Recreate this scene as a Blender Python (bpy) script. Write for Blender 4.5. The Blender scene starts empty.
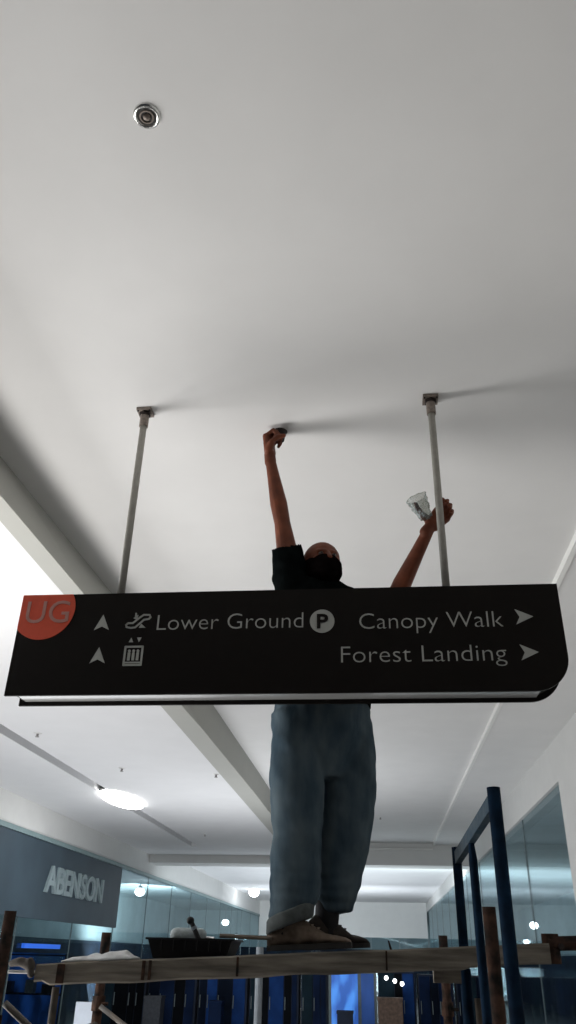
import bpy, bmesh, math, random
from mathutils import Vector, Matrix, noise
random.seed(7)
S = bpy.context.scene
C = S.collection
PI = math.pi
V = Vector

# ------------------------------------------------------------------ camera
cd = bpy.data.cameras.new('camera')
cam = bpy.data.objects.new('camera', cd)
C.objects.link(cam)
EYE = 1.55
F = 788.0
zc = V((33, 1398, -F)).normalized()
yc = V((92, -446, -F)); yc = (yc - yc.dot(zc) * zc).normalized()
xc = yc.cross(zc)
R = Matrix((xc, yc, zc))                       # camera -> world
cam.matrix_world = Matrix.Translation((0, 0, EYE)) @ R.to_4x4()
cd.sensor_fit = 'VERTICAL'; cd.sensor_height = 36.0
cd.lens = 36.0 * F / 1024.0
cd.clip_start = 0.02; cd.clip_end = 200
S.camera = cam

# ------------------------------------------------------------------ world, exposure
w = bpy.data.worlds.new('world'); S.world = w; w.use_nodes = True
w.node_tree.nodes['Background'].inputs[0].default_value = (0.55, 0.6, 0.66, 1)
w.node_tree.nodes['Background'].inputs[1].default_value = 0.05
S.view_settings.view_transform = 'Standard'
S.view_settings.look = 'None'
S.view_settings.gamma = 1
S.view_settings.use_curve_mapping = False
S.view_settings.exposure = -0.17
S.cycles.use_denoising = True
S.cycles.max_bounces = 8
S.cycles.diffuse_bounces = 4
S.cycles.transparent_max_bounces = 16

def lamp(name, loc, target, size, power, col=(1, 1, 1), sy=None):
    l = bpy.data.lights.new(name, 'AREA')
    l.shape = 'RECTANGLE'; l.size = size; l.size_y = sy or size
    l.energy = power; l.color = col
    o = bpy.data.objects.new(name, l); C.objects.link(o)
    o.location = loc
    o.rotation_euler = (V(target) - V(loc)).to_track_quat('-Z', 'Y').to_euler()
    return o
# low daylight-white shop light from the left, grazing up along the ceiling
lamp('shop_light', (-5.0, 3.75, 2.1), (-0.5, 3.35, 3.3), 1.3, 115, (0.98, 0.98, 0.99), 1.1)
# unseen fill lamps added near the floor to brighten ceilings and end wall
lamp('fill_light', (-3.1, 3.5, 0.35), (-1.7, 2.4, 3.9), 1.6, 120, (1.0, 0.975, 0.95), 1.6)
lamp('fill_light.001', (-3.4, 8.0, 0.25), (-2.8, 8.0, 3.9), 3.6, 104, (0.96, 0.97, 1.0), 4.5)
lamp('fill_light.002', (-1.9, 12.4, 0.2), (-1.7, 13.4, 3.9), 3.5, 165, (0.94, 0.965, 1.0), 3.0)
lamp('fill_light.003', (-1.6, 29.5, 0.25), (-1.6, 29.9, 3.9), 6.0, 560, (0.86, 0.93, 1.0), 17.0)
lamp('fill_light.004', (-1.6, 31, 0.3), (-1.6, 40, 3.2), 5.0, 420, (0.86, 0.93, 1.0), 2.0)
lamp('store_light', (-7.6, 28, 2.3), (-8.6, 29.0, 3.3), 2.0, 1150, (0.80, 0.96, 1.0), 24.0)
lamp('store_light.001', (4.6, 23.5, 1.7), (5.0, 23.6, 3.5), 2.4, 560, (0.84, 0.96, 0.99), 24.0)

# ------------------------------------------------------------------ materials
def mat(name, col, rough=0.6, metal=0.0, var=0.0, scale=20.0, bump=0.0, col2=None, spec=0.5, stretch=None, emit=0.0, ecol=None):
    m = bpy.data.materials.new(name); m.use_nodes = True
    nt = m.node_tree; b = nt.nodes['Principled BSDF']
    b.inputs['Base Color'].default_value = (*col, 1)
    b.inputs['Roughness'].default_value = rough
    b.inputs['Metallic'].default_value = metal
    b.inputs['Specular IOR Level'].default_value = spec
    if emit:
        b.inputs['Emission Color'].default_value = (*(ecol or col), 1)
        b.inputs['Emission Strength'].default_value = emit
    if var or bump or col2:
        tc = nt.nodes.new('ShaderNodeTexCoord'); mp = nt.nodes.new('ShaderNodeMapping')
        nt.links.new(tc.outputs['Object'], mp.inputs[0])
        if stretch: mp.inputs['Scale'].default_value = stretch
        n = nt.nodes.new('ShaderNodeTexNoise'); n.inputs['Scale'].default_value = scale
        n.inputs['Detail'].default_value = 6
        nt.links.new(mp.outputs[0], n.inputs['Vector'])
        r = nt.nodes.new('ShaderNodeValToRGB')
        a = tuple(c * (1 - var) for c in col); z = col2 or tuple(min(1, c * (1 + var)) for c in col)
        r.color_ramp.elements[0].color = (*a, 1); r.color_ramp.elements[1].color = (*z, 1)
        r.color_ramp.elements[0].position = 0.35; r.color_ramp.elements[1].position = 0.65
        nt.links.new(n.outputs[0], r.inputs[0]); nt.links.new(r.outputs[0], b.inputs['Base Color'])
        if bump:
            bp = nt.nodes.new('ShaderNodeBump'); bp.inputs['Strength'].default_value = bump
            bp.inputs['Distance'].default_value = 0.01
            nt.links.new(n.outputs[0], bp.inputs['Height']); nt.links.new(bp.outputs[0], b.inputs['Normal'])
    return m

def glassmat(name, tint, refl=0.3, rough=0.03):
    m = bpy.data.materials.new(name); m.use_nodes = True
    nt = m.node_tree; nt.nodes.clear()
    o = nt.nodes.new('ShaderNodeOutputMaterial'); mx = nt.nodes.new('ShaderNodeMixShader')
    t = nt.nodes.new('ShaderNodeBsdfTransparent'); g = nt.nodes.new('ShaderNodeBsdfGlossy')
    t.inputs[0].default_value = (*tint, 1); g.inputs[0].default_value = (0.75, 0.88, 0.92, 1)
    g.inputs['Roughness'].default_value = rough
    fr = nt.nodes.new('ShaderNodeLayerWeight'); fr.inputs['Blend'].default_value = 0.5
    pw = nt.nodes.new('ShaderNodeMath'); pw.operation = 'POWER'; pw.inputs[1].default_value = 5.0
    ma = nt.nodes.new('ShaderNodeMath'); ma.operation = 'MULTIPLY_ADD'; ma.inputs[1].default_value = 0.45; ma.inputs[2].default_value = refl
    nt.links.new(fr.outputs['Facing'], pw.inputs[0]); nt.links.new(pw.outputs[0], ma.inputs[0]); nt.links.new(ma.outputs[0], mx.inputs[0])
    nt.links.new(t.outputs[0], mx.inputs[1]); nt.links.new(g.outputs[0], mx.inputs[2])
    nt.links.new(mx.outputs[0], o.inputs[0])
    return m

M = dict(
    ceil=mat('ceiling_paint', (0.78, 0.775, 0.76), 0.9, var=0.015, scale=3, spec=0.2),
    ceil_left=mat('left_ceiling_paint', (0.80, 0.80, 0.80), 0.9, var=0.012, scale=3, spec=0.2),
    wall=mat('wall_paint', (0.72, 0.72, 0.70), 0.85, var=0.015, scale=4, spec=0.2),
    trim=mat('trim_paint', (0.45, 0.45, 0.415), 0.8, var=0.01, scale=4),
    lip=mat('lip_paint', (0.86, 0.86, 0.83), 0.8, var=0.01, scale=4),
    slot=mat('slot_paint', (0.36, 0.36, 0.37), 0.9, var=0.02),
    floor=mat('floor_stone', (0.14, 0.14, 0.14), 0.22, var=0.06, scale=2.5),
    signblack=mat('sign_black', (0.0055, 0.0036, 0.0026), 0.5, var=0.1, scale=40, spec=0.15),
    red=mat('sign_red', (0.72, 0.085, 0.035), 0.6, var=0.03, scale=60),
    letter=mat('letter_white', (0.42, 0.43, 0.40), 0.6, var=0.02, scale=60),
    ugletter=mat('letter_rose', (0.50, 0.24, 0.20), 0.6, var=0.03, scale=60),
    under=mat('satin_mirror_strip', (0.80, 0.81, 0.80), 0.22, 0.65, var=0.01),
    pole=mat('painted_pole', (0.37, 0.355, 0.315), 0.5, var=0.08, scale=30),
    bracket=mat('bracket_metal', (0.24, 0.20, 0.17), 0.5, 0.3, var=0.2, scale=80),
    sprk=mat('sprinkler_grey', (0.30, 0.29, 0.28), 0.6, var=0.1),
    boltm=mat('bolt_metal', (0.03, 0.022, 0.02), 0.5, 0.5, var=0.2),
    skin=mat('skin_brown', (0.165, 0.047, 0.022), 0.6, var=0.25, scale=14, bump=0.15, spec=0.3),
    eye=mat('eye_white', (0.12, 0.095, 0.08), 0.3, var=0.02), iris=mat('iris_brown', (0.03, 0.015, 0.01), 0.3, var=0.1),
    nail=mat('nail', (0.35, 0.16, 0.11), 0.4, var=0.05),
    shirt=mat('black_cotton', (0.0045, 0.006, 0.006), 0.95, var=0.25, scale=18, bump=0.2, spec=0.0),
    cloth=mat('black_cloth', (0.0055, 0.004, 0.004), 0.95, var=0.2, scale=25, bump=0.3, spec=0.0),
    jeans=mat('faded_denim', (0.050, 0.076, 0.098), 0.95, col2=(0.105, 0.138, 0.158), scale=7, bump=0.25, spec=0.0, stretch=(2, 2, 0.7)),
    cuff=mat('denim_inside', (0.085, 0.095, 0.095), 0.95, var=0.15, scale=30, bump=0.3, spec=0.1),
    sock=mat('dark_sock', (0.015, 0.015, 0.018), 0.95, var=0.2),
    shoe=mat('dusty_brown_leather', (0.14, 0.105, 0.08), 0.8, var=0.35, scale=25, bump=0.4, spec=0.2),
    shoe2=mat('dark_leather', (0.035, 0.028, 0.024), 0.8, var=0.3, scale=25, bump=0.3, spec=0.2),
    sole=mat('dark_rubber', (0.02, 0.018, 0.016), 0.85, var=0.2),
    plank=mat('weathered_plank', (0.10, 0.09, 0.076), 0.9, col2=(0.23, 0.205, 0.17), scale=9, bump=0.6, spec=0.15, stretch=(0.5, 3, 5)),
    rust=mat('rusty_steel', (0.012, 0.012, 0.012), 0.9, 0.0, col2=(0.075, 0.042, 0.030), scale=22, bump=0.4, spec=0.08),
    rustgrey=mat('grey_scaffold_steel', (0.05, 0.05, 0.048), 0.8, 0.1, col2=(0.12, 0.10, 0.08), scale=16, bump=0.3),
    blue=mat('blue_painted_steel', (0.0035, 0.014, 0.032), 0.85, var=0.4, scale=18, bump=0.15, spec=0.08),
    bluebar=mat('worn_blue_steel', (0.016, 0.038, 0.060), 0.6, col2=(0.05, 0.07, 0.085), scale=30, bump=0.2, spec=0.1),
    tray=mat('black_plastic', (0.008, 0.008, 0.009), 0.5, var=0.2, spec=0.3),
    ragb=mat('brown_rag', (0.06, 0.052, 0.045), 0.95, var=0.3, scale=30, bump=0.3),
    stick=mat('wooden_stick', (0.16, 0.13, 0.10), 0.8, var=0.2, stretch=(1, 8, 8)),
    white=mat('white_rag', (0.55, 0.56, 0.56), 0.9, var=0.1, scale=20, bump=0.3),
    fluff=mat('white_nap', (0.42, 0.47, 0.48), 0.95, var=0.15, scale=60, bump=0.6),
    carton=mat('white_board', (0.62, 0.68, 0.76), 0.8, var=0.04),
    chrome=mat('chrome', (0.75, 0.75, 0.73), 0.2, 1.0, var=0.05),
    dark=mat('dark_recess', (0.03, 0.028, 0.026), 0.7, var=0.3, scale=80),
    plastic=glassmat('crumpled_clear_plastic', (0.80, 0.80, 0.78), 0.08, 0.4),
    glass=glassmat('storefront_glass', (0.90, 0.95, 0.965), 0.05),
    fascia=mat('slate_signboard', (0.045, 0.072, 0.095), 0.55, var=0.12, scale=1.5),
    fasciatrim=mat('pale_green_trim', (0.24, 0.33, 0.34), 0.5, var=0.05),
    shopletter=mat('pale_letters', (0.30, 0.38, 0.40), 0.5, var=0.05),
    storewall=mat('store_wall', (0.42, 0.50, 0.52), 0.8, var=0.08, scale=1.5),
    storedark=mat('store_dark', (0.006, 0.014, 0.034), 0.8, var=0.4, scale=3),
    mull=mat('mullion_metal', (0.14, 0.18, 0.19), 0.6, 0.0, var=0.1),
    palepole=mat('pale_grey_steel', (0.20, 0.23, 0.26), 0.5, 0.2, var=0.1),
    shelf=mat('navy_shelf', (0.006, 0.012, 0.03), 0.7, var=0.3, scale=5),
    item1=mat('dark_merchandise', (0.03, 0.035, 0.045), 0.6, var=0.3),
    item2=mat('brown_merchandise', (0.11, 0.07, 0.05), 0.7, var=0.3),
    item3=mat('grey_merchandise', (0.16, 0.19, 0.22), 0.6, var=0.2),
    striplight=mat('blue_strip', (0.02, 0.1, 0.5), 0.5, emit=0.7, ecol=(0.02, 0.12, 0.65)),
    led=mat('light_panel', (1, 1, 1), 0.5, emit=16, ecol=(1, 1, 1)),
    bulb=mat('downlight_glow', (1, 1, 1), 0.5, emit=9, ecol=(0.95, 0.98, 1)),
    bluescreen=mat('blue_lit_panel', (0.02, 0.10, 0.4), 0.5, emit=0.16, ecol=(0.03, 0.17, 0.62)),
    brightblue=mat('bright_blue_screen', (0.05, 0.2, 0.7), 0.5, emit=0.8, ecol=(0.07, 0.26, 0.75)),
)

def mottled(m, a, b, scale, strength):
    nt = m.node_tree; bs = nt.nodes['Principled BSDF']
    tc = nt.nodes.new('ShaderNodeTexCoord'); n = nt.nodes.new('ShaderNodeTexNoise'); n.inputs['Scale'].default_value = scale
    mp = nt.nodes.new('ShaderNodeMapping'); mp.inputs['Scale'].default_value = (1, 1, 0.45)
    r = nt.nodes.new('ShaderNodeValToRGB'); r.color_ramp.elements[0].color = (*a, 1); r.color_ramp.elements[1].color = (*b, 1)
    r.color_ramp.elements[0].position = 0.38; r.color_ramp.elements[1].position = 0.62
    nt.links.new(tc.outputs['Object'], mp.inputs[0]); nt.links.new(mp.outputs[0], n.inputs['Vector']); nt.links.new(n.outputs[0], r.inputs[0]); nt.links.new(r.outputs[0], bs.inputs['Emission Color'])
    bs.inputs['Emission Strength'].default_value = strength
mottled(M['brightblue'], (0.012, 0.05, 0.24), (0.07, 0.28, 0.80), 5.0, 0.9)
mottled(M['bluescreen'], (0.002, 0.008, 0.03), (0.015, 0.07, 0.30), 4.0, 0.28)

# ------------------------------------------------------------------ helpers
def link(name, bm, m, parent=None, smooth=False, bevel=0.0, loc=None):
    if bevel:
        es = [e for e in bm.edges if len(e.link_faces) == 2 and e.calc_face_angle(0) > 0.6]
        bmesh.ops.bevel(bm, geom=es, offset=bevel, segments=2, affect='EDGES', profile=0.6)
    bmesh.ops.recalc_face_normals(bm, faces=bm.faces)
    me = bpy.data.meshes.new(name); bm.to_mesh(me); bm.free()
    me.materials.append(M[m] if isinstance(m, str) else m)
    if smooth:
        for p in me.polygons: p.use_smooth = True
    o = bpy.data.objects.new(name, me); C.objects.link(o)
    if parent: o.parent = parent; o.matrix_parent_inverse = Matrix.Translation(-parent.location) if not parent.parent else Matrix.Translation(-parent.matrix_world.translation) if False else Matrix.Translation(-V(parent.get('org', (0, 0, 0))))
    return o

def thing(name, label, cat, loc=(0, 0, 0), group=None):
    o = bpy.data.objects.new(name, None); C.objects.link(o); o.location = loc
    o.empty_display_size = 0.05
    o['label'] = label; o['category'] = cat; o['org'] = tuple(float(c) for c in loc)
    if group: o['group'] = group
    return o

def tag(o, label, cat, group=None, kind=None):
    o['label'] = label; o['category'] = cat
    if group: o['group'] = group
    if kind: o['kind'] = kind
    return o

def struct(name, bm, m, label, parent=None, **k):
    o = link(name, bm, m, parent, **k)
    o['kind'] = 'structure'; o['label'] = label; o['category'] = name.split('_')[0].split('.')[0]
    return o

def box(bm, x0, x1, y0, y1, z0, z1):
    vs = [bm.verts.new((x, y, z)) for x in (x0, x1) for y in (y0, y1) for z in (z0, z1)]
    for f in ((0, 1, 3, 2), (4, 6, 7, 5), (0, 4, 5, 1), (2, 3, 7, 6), (0, 2, 6, 4), (1, 5, 7, 3)):
        bm.faces.new([vs[i] for i in f])
    return bm
def B(*a):
    return box(bmesh.new(), *a)

def frame_of(d):
    d = V(d).normalized()
    a = V((0, 0, 1)) if abs(d.z) < 0.9 else V((1, 0, 0))
    u = d.cross(a).normalized(); return u, d.cross(u).normalized(), d

def tube(bm, p0, p1, r0, r1=None, seg=16, caps=True):
    r1 = r0 if r1 is None else r1
    u, v, d = frame_of(V(p1) - V(p0)); rings = []
    for p, r in ((V(p0), r0), (V(p1), r1)):
        rings.append([bm.verts.new(p + r * (math.cos(t) * u + math.sin(t) * v)) for t in [2 * PI * i / seg for i in range(seg)]])
    for i in range(seg):
        j = (i + 1) % seg; bm.faces.new((rings[0][i], rings[0][j], rings[1][j], rings[1][i]))
    if caps: bm.faces.new(rings[0][::-1]); bm.faces.new(rings[1])
    return bm

def pipe(bm, p0, p1, r, wall=0.004, seg=20):
    """hollow tube with open ends"""
    u, v, d = frame_of(V(p1) - V(p0)); rr = []
    for p, q in ((V(p0), r), (V(p1), r), (V(p1), r - wall), (V(p0), r - wall)):
        rr.append([bm.verts.new(p + q * (math.cos(t) * u + math.sin(t) * v)) for t in [2 * PI * i / seg for i in range(seg)]])
    for k in range(4):
        a, b = rr[k], rr[(k + 1) % 4]
        for i in range(seg):
            j = (i + 1) % seg; bm.faces.new((a[i], a[j], b[j], b[i]))
    return bm

def capsule(bm, p0, r0, p1, r1, seg=14):
    """closed rounded cone"""
    p0, p1 = V(p0), V(p1); u, v, d = frame_of(p1 - p0); rings = []
    L = [(p0 - d * r0 * math.cos(a), r0 * math.sin(a)) for a in (0.35, 0.8, 1.2)]
    L += [(p0, r0), (p1, r1)]
    L += [(p1 + d * r1 * math.cos(a), r1 * math.sin(a)) for a in (1.2, 0.8, 0.35)]
    for p, r in L:
        rings.append([bm.verts.new(p + r * (math.cos(t) * u + math.sin(t) * v)) for t in [2 * PI * i / seg for i in range(seg)]])
    for a, b in zip(rings, rings[1:]):
        for i in range(seg):
            j = (i + 1) % seg; bm.faces.new((a[i], a[j], b[j], b[i]))
    bm.faces.new(rings[0][::-1]); bm.faces.new(rings[-1])

def ell(bm, c, r, rot=None, seg=20):
    m = Matrix.Translation(c) @ ((rot or Matrix.Identity(3)).to_4x4()) @ Matrix.Diagonal((*r, 1))
    bmesh.ops.create_uvsphere(bm, u_segments=seg, v_segments=seg // 2 + 2, radius=1, matrix=m)

def loft(bm, rings, seg=24, caps=True):
    """rings: (cx, cy, cz, rx, ry, angle, tilt_x, tilt_y)"""
    R_ = []
    for r in rings:
        cx, cy, cz, rx, ry = r[:5]; an = r[5] if len(r) > 5 else 0
        tx = r[6] if len(r) > 6 else 0; ty = r[7] if len(r) > 7 else 0
        ring = []
        for i in range(seg):
            t = 2 * PI * i / seg
            a, b = rx * math.cos(t), ry * math.sin(t)
            x = a * math.cos(an) - b * math.sin(an); y = a * math.sin(an) + b * math.cos(an)
            ring.append(bm.verts.new((cx + x, cy + y, cz + tx * x + ty * y)))
        R_.append(ring)
    for a, b in zip(R_, R_[1:]):
        for i in range(seg):
            j = (i + 1) % seg; bm.faces.new((a[i], a[j], b[j], b[i]))
    if caps: bm.faces.new(R_[0][::-1]); bm.faces.new(R_[-1])

def remesh(name, bm, voxel, m, parent, smooth_it=4, folds=None, cut=None):
    """union of overlapping closed shapes as one continuous skin"""
    bmesh.ops.recalc_face_normals(bm, faces=bm.faces)
    me = bpy.data.meshes.new(name); bm.to_mesh(me); bm.free()
    o = bpy.data.objects.new(name, me); C.objects.link(o)
    md = o.modifiers.new('r', 'REMESH'); md.mode = 'VOXEL'; md.voxel_size = voxel; md.use_smooth_shade = True
    sm = o.modifiers.new('s', 'SMOOTH'); sm.iterations = smooth_it; sm.factor = 0.5
    dg = bpy.context.evaluated_depsgraph_get(); dg.update()
    me2 = bpy.data.meshes.new_from_object(o.evaluated_get(dg)); o.modifiers.clear(); o.data = me2; me2.name = name
    bpy.data.meshes.remove(me)
    if folds or cut:
        b2 = bmesh.new(); b2.from_mesh(me2); b2.normal_update()
        if cut:
            dele = [v for v in b2.verts if cut(v.co)]
            bmesh.ops.delete(b2, geom=dele, context='VERTS'); b2.normal_update()
        if folds:
            mv = [(v, v.normal * folds(v.co)) for v in b2.verts]
            for v, d in mv: v.co += d
        b2.to_mesh(me2); b2.free()
    me2.materials.clear(); me2.materials.append(M[m])
    for p in me2.polygons: p.use_smooth = True
    o.parent = parent
    if parent: o.matrix_parent_inverse = Matrix.Translation(-V(parent.get('org', (0, 0, 0))))
    return o

# ------------------------------------------------------------------ the room
XL, XR, YB, YF = -5.4, 2.14, -3.0, 40.0
Z1, Z2, ZR = 3.90, 3.60, 3.86
YBEAM, YBEAM2 = 20.0, 20.8
struct('floor', B(-9.5, 6.5, YB, YF, -0.1, 0), 'floor', 'dull grey polished stone floor of the mall corridor')

path = [(-3.0, -1.98, -1.88), (3.4, -1.98, -1.88), (5.2, -1.92, -1.855), (8.2, -1.71, -1.77), (12, -1.69, -1.73), (YBEAM, -1.69, -1.73)]
bm = bmesh.new()
top = [bm.verts.new((a, y, Z1)) for y, a, b in path]; topr = [bm.verts.new((1.30, y, Z1)) for y, a, b in path]
for i in range(len(path) - 1): bm.faces.new((top[i], top[i + 1], topr[i + 1], topr[i]))
r = bmesh.ops.extrude_face_region(bm, geom=bm.faces[:])
for v in [g for g in r['geom'] if isinstance(g, bmesh.types.BMVert)]: v.co.z += 0.12
struct('ceiling', bm, 'ceil', 'broad matte white ceiling panel from which the black sign hangs')
# dropped edge left of the tray
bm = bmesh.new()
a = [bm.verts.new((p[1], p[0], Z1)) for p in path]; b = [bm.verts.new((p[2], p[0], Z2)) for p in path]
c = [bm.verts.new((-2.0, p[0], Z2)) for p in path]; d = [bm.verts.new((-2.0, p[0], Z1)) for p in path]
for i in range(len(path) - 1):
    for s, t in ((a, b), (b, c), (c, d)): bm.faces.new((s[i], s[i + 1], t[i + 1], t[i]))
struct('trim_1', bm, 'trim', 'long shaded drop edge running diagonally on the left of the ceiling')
# left lower ceiling with slot
SL0, SL1 = -4.03, -3.86
bm = bmesh.new()
box(bm, SL1, -2.0, YB, YBEAM, Z2 - 0.0, Z2 + 0.1)
box(bm, XL - 0.1, SL0, YB, YBEAM, Z2, Z2 + 0.1)
box(bm, SL0, SL1, 18.3, YBEAM, Z2, Z2 + 0.1)
struct('ceiling.001', bm, 'ceil_left', 'lower bright white ceiling on the left with a narrow slot in it')
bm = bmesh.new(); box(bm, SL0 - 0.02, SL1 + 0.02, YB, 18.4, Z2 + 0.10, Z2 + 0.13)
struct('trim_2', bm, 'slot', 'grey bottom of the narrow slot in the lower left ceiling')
# right lower ceiling, with its bright lip
struct('ceiling.002', B(1.33, XR + 0.05, YB, YBEAM, ZR, ZR + 0.12), 'ceil', 'narrow white ceiling strip along the right wall')
struct('trim_3', B(1.30, 1.335, YB, YBEAM, ZR - 0.012, Z1 + 0.01), 'lip', 'thin bright lip between ceiling panel and right ceiling strip')
# cross beam and the next bay
struct('trim_4', B(XL, XR, YBEAM, YBEAM2, 3.43, 4.0), 'wall', 'white cross beam spanning the corridor ahead')
struct('trim_5', B(-1.69, 1.30, YBEAM - 0.06, YBEAM + 0.01, 3.76, 3.79), 'lip', 'thin bright ledge on the cross beam')
struct('ceiling.003', B(XL - 0.1, XR + 0.05, YBEAM2, YF, 3.75, 3.85), 'ceil_left', 'distant bright white ceiling beyond the cross beam')
#struct('trim_6', B(XL, XR, 29.5, 30.0, 3.55, 3.8), 'wall', 'farther white cross beam in the distant bay')

# left wall: near solid stretch, bulkhead above the shopfront
GY0, GZ = 8.0, 3.18
struct('wall_left', B(XL - 0.12, XL, YB, GY0, 0, Z2 + 0.1), 'wall', 'plain white wall on the left before the shopfront')
struct('wall_left.001', B(XL - 0.12, XL, GY0, YF, GZ, 3.9), 'wall', 'white bulkhead above the left shopfront')
struct('trim_7', B(XL - 0.02, XL + 0.03, GY0, YF, GZ - 0.07, GZ), 'fasciatrim', 'pale green rail along the top of the left shopfront glass')
# right wall: near solid stretch, bulkhead above shopfront
RY0, RZ = 9.85, 3.40
struct('wall_right', B(XR, XR + 0.15, YB, RY0, 0, 4.0), 'wall', 'plain white wall on the right before the shop glass')
struct('wall_right.001', B(XR, XR + 0.15, RY0, YF, RZ, 4.0), 'wall', 'white bulkhead above the right shop glass')
struct('wall_back', B(-9.5, 6.5, YB - 0.1, YB, 0, 4.1), 'storedark', 'unseen darkened wall at the near end of the corridor')  # out of view, coloured dark to cut bounced light
# end wall
struct('wall_front', B(XL, XR, YF - 0.1, YF, 2.35, 3.9), 'wall', 'distant white end wall over the dark glazing')

def glazing(name, label, x, y0, y1, step, z1, mw=0.05):
    """storefront along y: panes and mullions are pieces of the window"""
    root = bpy.data.objects.new(name, None); C.objects.link(root)
    root['kind'] = 'structure'; root['label'] = label; root['category'] = 'window'; root.location = (x, y0, 0); root['org'] = (float(x), float(y0), 0.0)
    pm = mm = None; y = y0; n = int(round((y1 - y0) / step)); step = (y1 - y0) / n
    for k in range(n):
        if pm is None:
            o = link('pane', B(x - 0.006, x + 0.006, y0 + 0.008, y0 + step - 0.008, 0.1, z1), 'glass', root); pm = o
            q = link('mullion', B(x - 0.008, x + 0.008, y0 - mw / 2, y0 + mw / 2, 0, z1), 'mull', root); mm = q
        else:
            for s in (pm, mm):
                o = s.copy(); C.objects.link(o); o.parent = root; o.matrix_parent_inverse = pm.matrix_parent_inverse.copy(); o.location = (0, k * step, 0)
    link('sill', B(x - 0.03, x + 0.03, y0, y1, 0, 0.1), 'mull', root)
    return root
glazing('window_1', 'long grey blue shop glass along the left side', XL - 0.03, GY0, YF - 0.2, 2.45, GZ - 0.07, 0.02)
glazing('window_2', 'tall pale teal shop glass on the right', XR + 0.05, RY0, YF - 0.2, 2.9, RZ, 0.02)
root = bpy.data.objects.new('window_3', None); C.objects.link(root); root.location = (XL, YF - 0.05, 0); root['org'] = (XL, YF - 0.05, 0.0)
root['kind'] = 'structure'; root['label'] = 'dark glazing low in the distant end wall'; root['category'] = 'window'
p0 = None
for k in range(6):
    x = XL + k * 1.257
    if p0 is None: p0 = link('pane', B(x + 0.03, x + 1.23, YF - 0.06, YF - 0.05, 0.1, 2.35), 'glass', root)
    else:
        o = p0.copy(); C.objects.link(o); o.parent = root; o.matrix_parent_inverse = p0.matrix_parent_inverse.copy(); o.location = (k * 1.257, 0, 0)
# interiors behind the glass
struct('wall_left.002', B(-9.5, -9.3, GY0 - 2, YF + 4, 0, 4), 'storewall', 'pale teal back wall inside the left shop')
struct('wall_right.002', B(6.3, 6.5, RY0 - 2, YF + 4, 0, 4), 'storewall', 'pale teal back wall inside the right shop')
struct('ceiling.004', B(-9.5, XL - 0.13, GY0 - 2, YF + 4, 3.45, 3.55), 'storewall', 'pale teal ceiling inside the left shop')
struct('ceiling.005', B(XR + 0.16, 6.5, RY0 - 2, YF + 4, 3.55, 3.65), 'storewall', 'pale teal ceiling inside the right shop')
struct('wall_left.003', B(-9.5, XL - 0.13, GY0 - 2, GY0 - 1.9, 0, 3.5), 'storedark', 'dark near partition inside the left shop')
struct('wall_right.003', B(XR + 0.16, 6.5, RY0 - 0.6, RY0 - 0.5, 0, 3.6), 'storewall', 'near partition inside the right shop')
struct('wall_front.001', B(-9.5, 6.5, YF + 3, YF + 3.1, 1.9, 4), 'storewall', 'pale upper wall far behind the end glazing')
struct('wall_front.002', B(-9.5, 6.5, YF + 2.9, YF + 3, 0, 1.9), 'storedark', 'dark lower wall far behind the end glazing')

# signboard of the left shop
t = thing('shop_signboard', 'slate grey signboard with pale capital letters behind the left shop glass', 'sign', (XL, 12.9, 1.95))
link('signboard', B(XL - 0.015, XL + 0.02, 8.0, 17.85, 1.98, 3.10), 'fascia', t)
def textmesh(name, body, size, m, parent, mtx, ext=0.002, label=None, xs=1.0, weight=0.0, split=False):
    cu = bpy.data.curves.new(name, 'FONT'); cu.body = body; cu.size = size; cu.extrude = ext; cu.offset = weight
    cu.resolution_u = 4
    o = bpy.data.objects.new(name, cu); C.objects.link(o)
    dg = bpy.context.evaluated_depsgraph_get(); dg.update()
    me = bpy.data.meshes.new_from_object(o.evaluated_get(dg)); bpy.data.objects.remove(o); bpy.data.curves.remove(cu)
    xsv = [v.co.x for v in me.vertices]; x0, x1 = min(xsv), max(xsv)
    if xs != 1.0:                                        # xs = wanted width in metres
        k = xs / (x1 - x0)
        for v in me.vertices: v.co.x = (v.co.x - x0) * k
    else:
        for v in me.vertices: v.co.x -= x0
    me.transform(mtx)
    if split:                                            # every letter a part of its own
        b0 = bmesh.new(); b0.from_mesh(me); seen = set(); b0.verts.ensure_lookup_table(); last = None
        b0 = b0; bmesh.ops.remove_doubles(b0, verts=b0.verts, dist=1e-6); b0.verts.ensure_lookup_table()
        for v in b0.verts:
            if v in seen: continue
            st, isl = [v], set([v])
            while st:
                w_ = st.pop()
                for e in w_.link_edges:
                    o_ = e.other_vert(w_)
                    if o_ not in isl: isl.add(o_); st.append(o_)
            seen |= isl
            nb = bmesh.new(); mp = {k: nb.verts.new(k.co) for k in isl}
            for f in {f for k in isl for f in k.link_faces}: nb.faces.new([mp[k] for k in f.verts])
            last = link('letter', nb, m, parent)
            if label: last['label'] = label
        b0.free(); return last
    me.materials.append(M[m]); me.name = name
    q = bpy.data.objects.new(name, me); C.objects.link(q); q.parent = parent
    q.matrix_parent_inverse = Matrix.Translation(-V(parent.get('org', (0, 0, 0))))
    if label: q['label'] = label
    return q
# letters stand in front of the glass, facing +x, reading away from the viewer (along +y)
m4 = Matrix(((0, 0, 1, XL + 0.03), (1, 0, 0, 13.62), (0, 1, 0, 2.385), (0, 0, 0, 1)))
textmesh('lettering', 'ABENSON', 0.56, 'shopletter', t, m4, 0.03, 'pale raised capital letter', xs=3.0, weight=0.012, split=True)

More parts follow.
